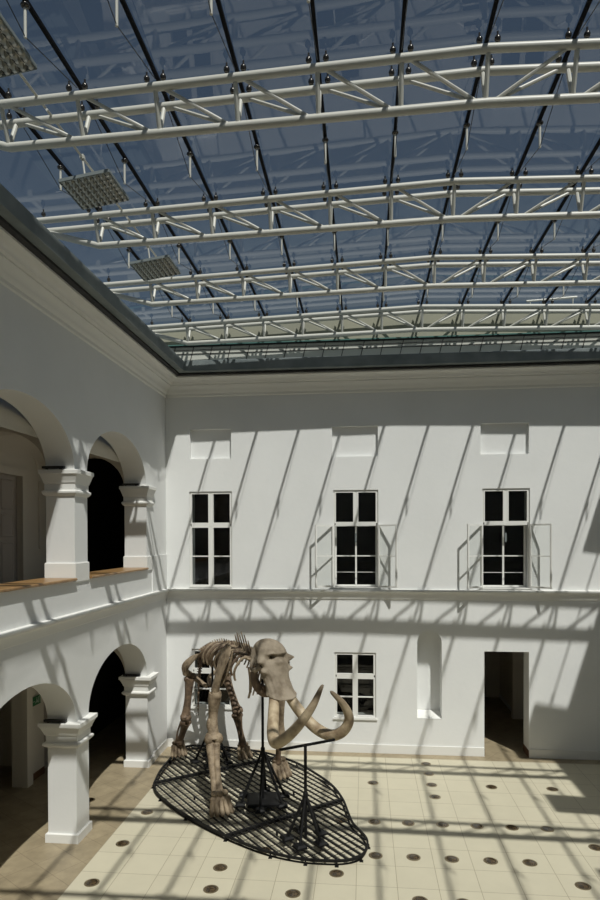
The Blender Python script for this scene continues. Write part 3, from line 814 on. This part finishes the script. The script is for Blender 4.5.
A1 = math.radians(-49.5); d1 = (math.cos(A1), math.sin(A1)); n1 = (-d1[1], d1[0])
def bars(mb, d, nrm, pitch, w, z0, z1, off=0.0, lim=4.0):
    k = -int(lim / pitch)
    while k * pitch < lim:
        o = k * pitch + off; p0 = (PC[0] + nrm[0] * o, PC[1] + nrm[1] * o)
        for a, b in clip(p0, d):
            if b - a > .05:
                mb.obox((p0[0] + d[0] * a - PC[0], p0[1] + d[1] * a - PC[1], (z0 + z1) / 2), (p0[0] + d[0] * b - PC[0], p0[1] + d[1] * b - PC[1], (z0 + z1) / 2), w, z1 - z0)
        k += 1
mb = MB(); bars(mb, d1, n1,   .131, .028, PZ - .022, PZ - .002); mb.build('grating', M['black_steel'], pf)
mb = MB(); bars(mb, n1, d1, .21, .007, PZ - .034, PZ - .027); mb.build('cross_wire', M['black_steel'], pf)
for p, q in ((far(2.54, -4.74), far(3.65, -3.78)), (far(.66, -2.65), far(1.6, -1.94))):
    dd = Vector((q[0] - p[0], q[1] - p[1])).normalized()
    for a, b in clip(p, dd)[:1]:
        mb = MB(); mb.obox((p[0] + dd[0] * a - PC[0], p[1] + dd[1] * a - PC[1], PZ - .022), (p[0] + dd[0] * b - PC[0], p[1] + dd[1] * b - PC[1], PZ - .022), .06, .05); mb.build('cross_beam', M['black_steel'], pf)
n = len(loop)
for k in range(0, n, 10):
    x, y, _ = ploop(0, .03)[k]
    mb = MB(); mb.tube([(x, y, .0), (x, y, PZ - .03)], .014, n=6); mb.box(x - .03, x + .03, y - .03, y + .03, 0, .01); mb.build('leg', M['black_steel'], pf)
for (x, y) in ((1.6, -1.2), (2.6, -1.6), (1.5, -3.0), (2.6, -3.0), (3.4, -2.6), (3.3, -4.3), (4.0, -4.2)):
    mb = MB(); mb.tube([(x - PC[0], y - PC[1], 0), (x - PC[0], y - PC[1], PZ - .03)], .02, n=6); mb.build('leg', M['black_steel'], pf)

# ------------------------------------------------------------------ support stands
def stand(loc, top, apex, rad, feet, label, plate=0.0, rz=0.0, bar=None):
    r = empty('support_stand', loc, rz)
    mb = MB(); mb.tube([(0, 0, .01), (0, 0, top)], .026, n=10); mb.build('mast', M['black_steel'], r, smooth=40)
    for k in range(feet):
        a = 2 * math.pi * (k + .35) / feet; x, y = rad * math.cos(a), rad * math.sin(a)
        mb = MB(); mb.tube([(0, 0, apex), (x, y, .02)], .025, n=8); b_ = mb.build('brace', M['black_steel'], r, smooth=40)
        mb = MB(); mb.rings([[(x - s, y - s, z), (x + s, y - s, z), (x + s, y + s, z), (x - s, y + s, z)] for s, z in ((.09, 0), (.09, .03), (.06, .06))]); mb.build('foot_plate', M['black_steel'], b_)
    if plate:
        mb = MB(); mb.rings([[(-s, -s, z), (s, -s, z), (s, s, z), (-s, s, z)] for s, z in ((plate, 0), (plate, .045), (plate - .03, .06))]); mb.build('ballast', M['black_steel'], r)
    mb = MB(); mb.lathe([(.03, -.06), (.042, -.04), (.042, .03), (.03, .05)], (0, 0, apex), n=12); mb.build('collar', M['black_steel'], r, smooth=40)
    if bar:
        mb = MB(); mb.obox(bar[0], bar[1], .03, .04); mb.build('cradle_bar', M['black_steel'], r)
        mb = MB()
        for p in bar: mb.tube([p, (p[0], p[1], p[2] + .05)], .012, n=6)
        mb.build('cradle_hook', M['black_steel'], r)
    return tag(r, label, 'stand', 'black stands carrying the skeleton')
HX, HY = 0.5633628, -0.82620963
OX, OY = far(2.0577403, -2.17880796)
RZm = math.atan2(HY, HX)
def A2W(s, l): return (OX + 1.0203 * (s * HX - l * HY), OY + 1.0203 * (s * HY + l * HX))
stand((*A2W(1.49, .02), PZ), 2.33, .98, .46, 6, 'tall black stand under the mammoth skull', .30, .2)
stand((*A2W(3.165, .0), PZ), 1.56, .74, .31, 5, 'black stand with a crossbar holding up both tusks', .0, RZm, ((0, -.47, 1.565), (0, .57, 1.565)))
stand((*A2W(-.95, -.05), PZ), 2.20, .85, .40, 5, 'black stand under the mammoth pelvis, behind the near foreleg', .16, .5)

# ------------------------------------------------------------------ mammoth skeleton (local axes: x forward, y to its left, z up)
MS = empty('mammoth_skeleton', (OX, OY, PZ), RZm); MS.scale = (1.0203,) * 3
tag(MS, 'mounted brown mammoth skeleton with long curved tusks standing on the grating platform', 'skeleton')
def bone(name, ctrl, rads, mtl='bone', n=14, seg=24, wob=.0, ends=None):
    """tapered long bone through control points; ends adds knobs (centre, radii)"""
    P = spline([(*c, r if not isinstance(r, tuple) else r[0], r if not isinstance(r, tuple) else r[1]) for c, r in zip(ctrl, rads)], seg)
    mb = MB(); mb.tube([p[:3] for p in P], [(max(p[3], .003), max(p[4], .003)) for p in P], n=n, ref=(0, 1, 0))
    for c, r in (ends or []): mb.sphere(c, r, 12, 8)
    return mb.build(name, M[mtl], MS, smooth=60)

# --- limbs
def foot(name, c, yaw_, mtl, size=1.0):
    """block of carpals and five splayed toes"""
    cx_, cy_, cz_ = c; ca, sa = math.cos(yaw_), math.sin(yaw_)
    def R(x, y, z): return (cx_ + (x * ca - y * sa) * size, cy_ + (x * sa + y * ca) * size, cz_ + z * size)
    fo = empty(name, (0, 0, 0)); fo.parent = MS
    mb = MB()
    for row, zc, xr in ((0, .30, -.02), (1, .225, .015)):
        for k in range(3 + row):
            y = (k - (2 + row) / 2) * (.085 if row == 0 else .075)
            mb.sphere(R(xr + .02 - abs(y) * .2, y, zc), (.058 * size, .058 * size, .05 * size), 10, 6)
    mb.sphere(R(-.07, 0, .25), (.09 * size, .10 * size, .10 * size), 12, 8)
    mb.sphere(R(-.06, 0, .10), (.10 * size, .11 * size, .10 * size), 12, 8)
    mb.build('ankle_bones', M[mtl], fo, smooth=60)
    for k in range(5):
        a = (k - 2) * .16; L = (.12, .15, .16, .15, .12)[k]
        st = R(.03, (k - 2) * .058, .22); m1 = R(L * .5 * math.cos(a), (k - 2) * .062 + L * .5 * math.sin(a), .15)
        m2 = R(L * .8 * math.cos(a), (k - 2) * .062 + L * .8 * math.sin(a), .075); e = R(L * 1.05 * math.cos(a), (k - 2) * .062 + L * 1.05 * math.sin(a), .028)
        P = spline([(*st, .046), (*m1, .036), (*m2, .042), (*e, .036)], 12)
        mb = MB(); mb.tube([p[:3] for p in P], [p[3] * size for p in P], n=10); mb.sphere(e, .030 * size, 8, 6); mb.sphere(m2, .041 * size, 8, 6)
        mb.build('toe', M[mtl], fo, smooth=60)
    return fo
def scapula(side, top, gl, ms='bone'):
    T = Vector(top); G = Vector(gl); ax = (G - T); L = ax.length; ax.normalize()
    fw = Vector((1, 0, 0)); fw = (fw - ax * fw.dot(ax)).normalized(); nn = ax.cross(fw)
    mb = MB(); rs = []
    W_ = [(.0, .10, .02), (.06, .17, .024), (.2, .22, .028), (.4, .20, .032), (.6, .165, .040), (.78, .13, .055), (.9, .115, .07), (1.0, .11, .085)]
    for t, w, th in W_:
        c = T + ax * (L * t) + fw * (-.10 * (1 - t) ** 2 + .0) + nn * (.05 * side * math.sin(t * math.pi))
        rs.append([c + fw * (w * math.cos(a)) + nn * (th * math.sin(a)) for a in [2 * math.pi * j / 20 for j in range(20)]])
    mb.rings(rs)
    sp = [T + ax * (L * t) + fw * .0 + nn * (side * -(.05 + .05 * math.sin(t * 3))) for t in (.08, .3, .5, .7, .85)]
    mb.tube(sp, [.015, .03, .036, .032, .02], n=8)
    return mb.build('scapula', M[ms], MS, smooth=60)
# near (right) foreleg: forward
scapula(1, (.98, -.40, 3.02), (.72, -.62, 2.16))
bone('humerus', [(.72, -.62, 2.12), (.70, -.63, 1.98), (.68, -.65, 1.72), (.74, -.67, 1.42), (.79, -.68, 1.26)], [.12, .125, .09, .10, .14], ends=[((.74, -.61, 2.09), (.115, .11, .13)), ((.83, -.61, 1.28), (.11, .10, .11)), ((.79, -.77, 1.28), (.10, .095, .11)), ((.70, -.74, 1.52), (.06, .05, .13))])
bone('radius', [(.86, -.66, 1.20), (.98, -.70, 1.0), (1.16, -.75, .78), (1.36, -.80, .56), (1.46, -.82, .46)], [.08, .062, .055, .07, .09])
bone('ulna', [(.70, -.72, 1.30), (.84, -.75, 1.12), (1.02, -.80, .86), (1.26, -.85, .60), (1.38, -.87, .46)], [.085, .095, .068, .068, .08], ends=[((.68, -.74, 1.25), (.085, .08, .13))])
foot('forefoot', (1.56, -.86, .20), -.1, 'bone', 1.12)
# far (left) foreleg: back
scapula(-1, (.95, .40, 3.02), (1.0, .60, 2.16))
bone('humerus', [(1.0, .60, 2.12), (1.02, .61, 1.98), (1.0, .64, 1.70), (.90, .67, 1.42), (.85, .68, 1.22)], [.115, .12, .075, .085, .12], ends=[((1.02, .59, 2.08), (.125, .115, .11)), ((.86, .68, 1.24), (.10, .12, .09))])
bone('radius', [(.88, .66, 1.16), (.80, .69, .98), (.70, .73, .78), (.62, .77, .60), (.60, .78, .50)], [.065, .052, .046, .058, .072], 'bone_dark')
bone('ulna', [(.74, .70, 1.26), (.70, .73, 1.1), (.62, .78, .86), (.55, .81, .62), (.54, .82, .50)], [.075, .08, .058, .055, .06], 'bone_dark')
foot('forefoot', (.56, .83, .20), .15, 'bone', 1.12)
# hind legs
def hind(hip, knee, ank, ft, sy, mtl):
    h, k, a = Vector(hip), Vector(knee), Vector(ank)
    mid = h.lerp(k, .5) + Vector((.02, 0, 0))
    bone('femur', [h + Vector((0, 0, .02)), h.lerp(k, .15), mid, h.lerp(k, .85), k + Vector((0, 0, .03))], [(.14, .115), (.125, .092), (.085, .078), (.095, .095), (.125, .125)], mtl,
         ends=[(h + Vector((0, -sy * .07, .05)), .085), (h + Vector((0, sy * .06, .0)), .075), (k + Vector((.02, .05, .02)), .08), (k + Vector((.02, -.05, .02)), .08)])
    bone('kneecap', [k + Vector((.12, 0, .06)), k + Vector((.125, 0, .0)), k + Vector((.11, 0, -.05))], [.03, .045, .03], mtl, seg=8)
    k2 = k - Vector((0, 0, .09))
    bone('tibia', [k2, k2.lerp(a, .2), k2.lerp(a, .55), a + Vector((0, 0, .06)), a], [.12, .092, .066, .08, .095], mtl, ends=[(k2 + Vector((0, .06, 0)), .075), (k2 + Vector((0, -.06, 0)), .075), (a, .09)])
    bone('fibula', [k2 + Vector((-.08, sy * .08, 0)), k2.lerp(a, .5) + Vector((-.10, sy * .09, 0)), a + Vector((-.04, sy * .08, -.02))], [.028, .018, .032], mtl, n=8)
    foot('hindfoot', ft, .1 * sy, 'bone', .95)
hind((-1.36, -.43, 1.96), (-1.36, -.53, 1.10), (-1.57, -.59, .52), (-1.66, -.61, .20), -1, 'bone_dark')
hind((-1.36, .42, 1.94), (-.92, .52, 1.22), (-.80, .59, .52), (-.80, .61, .20), 1, 'bone_dark')

# --- pelvis: two flared ilium blades, ischium and pubis bars
for sy in (-1, 1):
    mb = MB(); rs = []
    C = spline([(-.55, sy * .14, 2.68, .05, .03), (-.85, sy * .30, 2.60, .085, .028), (-1.10, sy * .45, 2.45, .11, .028), (-1.30, sy * .55, 2.26, .095, .032), (-1.38, sy * .51, 2.07, .08, .06)], 18)
    for i, p in enumerate(C):
        c = Vector(p[:3]); d = (Vector(C[min(i + 1, 17)][:3]) - Vector(C[max(i - 1, 0)][:3])).normalized()
        u = Vector((.75, -sy * .3, .35)); u = (u - d * u.dot(d)).normalized(); w = d.cross(u)
        rs.append([c + u * (p[3] * math.cos(t)) + w * (p[4] * math.sin(t)) for t in [2 * math.pi * j / 18 for j in range(18)]])
    mb.rings(rs); mb.build('pelvis_blade', M['bone'], MS, smooth=60)
    bone('pelvis_bar', [(-1.36, sy * .48, 2.10), (-1.42, sy * .28, 1.92), (-1.30, sy * .06, 1.78)], [.07, .045, .05], 'bone', seg=12)
    bone('pelvis_bar', [(-1.40, sy * .46, 2.10), (-1.62, sy * .32, 2.02), (-1.66, sy * .14, 1.86), (-1.32, sy * .05, 1.76)], [.06, .045, .05, .045], 'bone', seg=14)

# --- spine
def spine(s):
    pts = [(-1.75, 2.42), (-1.4, 2.56), (-.9, 2.74), (-.4, 2.84), (.1, 2.86), (.5, 2.85), (.9, 2.80), (1.3, 2.74), (1.65, 2.74)]
    for (a, za), (b, zb_) in zip(pts[:-1], pts[1:]):
        if s <= b: return lerp(za, zb_, max(0, (s - a) / (b - a)))
    return pts[-1][1]
SP = [-1.55 + .137 * k for k in range(24)]
for k, s in enumerate(SP):
    z = spine(s); mb = MB()
    dz = spine(s + .06) - spine(s - .06); tilt = math.atan2(dz, .12); ca, sa = math.cos(tilt), math.sin(tilt)
    rs = []
    for t, r in ((-.058, .062), (-.045, .075), (0, .062), (.045, .075), (.058, .062)):
        rs.append([(s + ca * t - sa * r * math.sin(a), r * math.cos(a), z + sa * t + ca * r * math.sin(a)) for a in [2 * math.pi * j / 12 for j in range(12)]])
    mb.rings(rs)
    h = .07
    if s > .15: h = lerp(.08, .34, min(1, (s - .15) / .45)) * (1, .8, 1.08)[k % 3]
    if s > 1.0: h = lerp(.30, .10, min(1, (s - 1.0) / .4))
    lean = -.07 - .65 * max(0, h - .1)
    mb.tube([(s, 0, z + .05), (s + lean * .5, 0, z + .05 + h * .55), (s + lean, 0, z + .05 + h)], [(.022, .038), (.013, .022), (.009, .014)], n=8, ref=(1, 0, 0))
    for sy in (-1, 1): mb.tube([(s, sy * .04, z + .03), (s - .02, sy * .15, z + .06)], [.028, .02], n=7)
    mb.build('vertebra', M['bone' if k % 3 else 'bone_dark'], MS, smooth=60)
# tail hanging behind
TP = spline([(-1.70, 0, 2.42), (-1.86, 0, 2.22), (-1.96, 0, 1.85), (-2.02, 0, 1.4), (-2.06, 0, .92)], 26)
for k, p in enumerate(TP[1:]):
    r = lerp(.05, .016, k / 25); q = TP[k]; mb = MB()
    a, b = Vector(q), Vector(p); d = b - a
    mb.tube([a + d * .08, a + d * .3, a + d * .7, a + d * .92], [r, r * .7, r * .7, r], n=8)
    if k < 14: mb.tube([a + d * .5 + Vector((0, -r * 1.6, 0)), a + d * .5 + Vector((0, r * 1.6, 0))], r * .35, n=6)
    mb.build('tail_vertebra', M['bone_dark'], MS, smooth=60)

# --- ribs
RS = [-.60 + .128 * k for k in range(14)]
for k, s in enumerate(RS):
    t = k / 13; z = spine(s)
    wdt = lerp(.40, .46, t / .5) if t < .5 else lerp(.46, .34, (t - .5) / .5)
    for sy in (-1, 1):
        dep = .34 + .06 * (k % 2) if sy < 0 else (.40 + .05 * (k % 3) if k < 7 else (1.12, .74, .98, .66, .86, .74, .58)[k - 7])
        sw = -.22 * dep / .8
        C = [(s, sy * .07, z + .03), (s - .02, sy * wdt * .55, z + .03), (s + sw * .25, sy * wdt * .88, z - dep * .22), (s + sw * .6, sy * wdt, z - dep * .55), (s + sw * .9, sy * wdt * .95, z - dep * .85), (s + sw, sy * wdt * .88, z - dep)]
        big = 1.5 if (k == 7 and sy > 0) else 1.0
        P = spline([(*c, r * big, q * big) for c, r, q in zip(C, (.028, .028, .026, .024, .022, .02), (.018, .016, .014, .013, .012, .011))], 22)
        mb = MB(); mb.tube([p[:3] for p in P], [(p[3], p[4]) for p in P], n=8, ref=(0, 1, 0))
        mb.build('rib', M['bone_pale' if (k in (7, 9) and sy > 0) else ('bone' if k % 2 else 'bone_dark')], MS, smooth=60)
bone('breastbone', [(.55, .16, 2.50), (.52, .20, 2.25), (.48, .22, 2.0)], [(.055, .02), (.05, .018), (.06, .016)], 'bone_pale')

# --- skull: dense loft pushed in and out around nose opening, orbits, temples and tusk sheaths
def skull():
    ctrl = [  # z, centre x, half width, half depth
        (3.275, 1.80, .04, .04), (3.25, 1.80, .14, .14), (3.19, 1.81, .225, .225), (3.10, 1.83, .285, .275), (3.0, 1.85, .315, .29), (2.9, 1.89, .32, .28),
        (2.80, 1.94, .305, .25), (2.70, 2.0, .265, .215), (2.6, 2.055, .24, .18), (2.5, 2.115, .238, .17), (2.42, 2.17, .25, .178), (2.375, 2.205, .272, .195), (2.352, 2.22, .28, .205), (2.335, 2.228, .27, .195)]
    P = spline(ctrl, 56); n = 56
    rs = []
    for z, cx_, w, d in P:
        ring = []
        for j in range(n):
            a = 2 * math.pi * j / n; c, s = math.cos(a), math.sin(a)
            e = .86; x = cx_ + d * math.copysign(abs(c) ** e, c); y = w * math.copysign(abs(s) ** e, s)
            v = Vector((x, y, z)); nrm = Vector((c / max(d, .05), s / max(w, .05), 0)).normalized()
            def g(ang, zz, ra, rz): return math.exp(-(((a - ang + math.pi) % (2 * math.pi) - math.pi) / ra) ** 2 - ((z - zz) / rz) ** 2)
            disp = 0
            for sy in (-1, 1):
                disp -= (.15 if sy < 0 else .045) * g(sy * .32, 2.995, .14 if sy < 0 else .22, .042 if sy < 0 else .06)            # nasal opening, wide and drooping at the ends
                disp -= .05 * g(sy * .55, 2.945, .15, .035)
                disp += .03 * g(sy * .40, 3.055, .4, .03)
                disp += .13 * g(sy * 1.10, 2.935, .20, .05)            # brow over the orbit
                disp -= .13 * g(sy * 1.42, 2.86, .22, .05)           # orbit
                disp += .09 * g(sy * 1.15, 2.76, .2, .04)
                disp -= .09 * g(sy * 1.80, 3.04, .38, .11)            # temple
                disp += .03 * g(sy * 2.5, 2.96, .4, .12)              # occipital swelling
                disp -= .10 * g(sy * 2.0, 2.78, .22, .06)             # ear pit
                disp += .030 * g(sy * .55, 2.45, .5, .16)             # tusk sheaths
            disp -= .05 * g(0, 2.45, .28, .16)
            disp -= .03 * g(0, 3.2, .35, .08)
            disp += .03 * g(0, 2.92, .2, .05)
            disp -= .025 * g(0, 2.99, .25, .03)
            disp += .018 * g(.30, 3.055, .30, .03) + .03 * g(-.35, 3.06, .2, .022)
            disp += .009 * math.sin(15 * a + z * 7) * max(0, min(1, (2.85 - z) / .2)) * max(0, c) + .006 * math.sin(5 * a + 11 * z)
            v = v + nrm * disp
            if z < 2.5: v.z -= .055 * max(0, c) ** 2 * min(1, (2.5 - z) / .12) 
            ring.append(v)
        rs.append(ring)
    mb = MB(); mb.rings(rs)
    o = mb.build('skull', M['skull'], MS, smooth=70)
    for sy in (-1, 1):                                                  # cheek arches
        C = spline([(2.02, sy * .29, 2.84, .04, .05), (1.93, sy * .36, 2.77, .03, .045), (1.81, sy * .36, 2.79, .03, .045), (1.74, sy * .27, 2.91, .05, .06)], 14)
        m2 = MB(); m2.tube([p[:3] for p in C], [(p[3], p[4]) for p in C], n=10); m2.build('cheek_arch', M['skull'], o, smooth=60)
        m2 = MB(); m2.sphere((1.60, sy * .14, 2.72), (.09, .08, .08), 12, 8); m2.build('neck_condyle', M['skull'], o, smooth=60)
    return o
sk = skull()
for o_ in [sk]:
    a_ = math.radians(9); pv = Vector((1.95, 0, 0)); o_.rotation_euler = (0, 0, a_); o_.location = pv - Matrix.Rotation(a_, 3, 'Z') @ pv
mb = MB()
for sy in (-1, 1):
    C = spline([(1.74, sy * .24, 2.80, .035, .07), (1.72, sy * .25, 2.60, .045, .15), (1.78, sy * .23, 2.44, .06, .14), (1.90, sy * .16, 2.34, .07, .10), (2.02, sy * .06, 2.34, .055, .07), (2.08, sy * .02, 2.36, .03, .03)], 22)
    mb.tube([p[:3] for p in C], [(p[3], p[4]) for p in C], n=12, ref=(1, 0, 0))
    mb.box(1.80, 2.0, sy * .16 - .035, sy * .16 + .035, 2.36, 2.46)
mb.build('lower_jaw', M['bone_dark'], MS, smooth=60)

# --- tusks
def tusk(ctrl):
    N = 70; P = spline(ctrl, N); mb = MB(); n = 18
    mb.tube([p[:3] for p in P], [p[3] for p in P], n=n)
    k = len(mb.v); me_o = mb.build('tusk', M['ivory'], MS, smooth=60)
    at = me_o.data.attributes.new('age', 'FLOAT', 'POINT')
    pts = [Vector(p[:3]) for p in P]
    for v in me_o.data.vertices:
        i = min(range(N), key=lambda q: (pts[q] - v.co).length_squared); t = i / (N - 1)
        at.data[v.index].value = max(0, min(1, (t - .62) / .3)) * .9 + (.25 if t < .03 else 0)
    return me_o
tusk([(2.15, -.085, 2.45, .084), (2.27, -.125, 2.31, .09), (2.50, -.25, 2.08, .096), (2.78, -.40, 1.885, .098), (3.03, -.47, 1.81, .096), (3.24, -.41, 1.925, .090), (3.43, -.27, 2.16, .080), (3.56, -.09, 2.47, .062), (3.60, .04, 2.74, .034), (3.615, .075, 2.80, .014)])
tusk([(2.15, .15, 2.45, .084), (2.27, .19, 2.29, .09), (2.46, .31, 2.04, .096), (2.74, .46, 1.82, .098), (3.04, .58, 1.77, .096), (3.26, .68, 1.90, .090), (3.36, .72, 2.12, .080), (3.40, .58, 2.38, .060), (3.39, .39, 2.575, .034), (3.385, .345, 2.615, .014)])

for ch in MS.children:          # parts were drawn from the floor up; the skeleton stands on the platform top
    ch.location.z -= .2
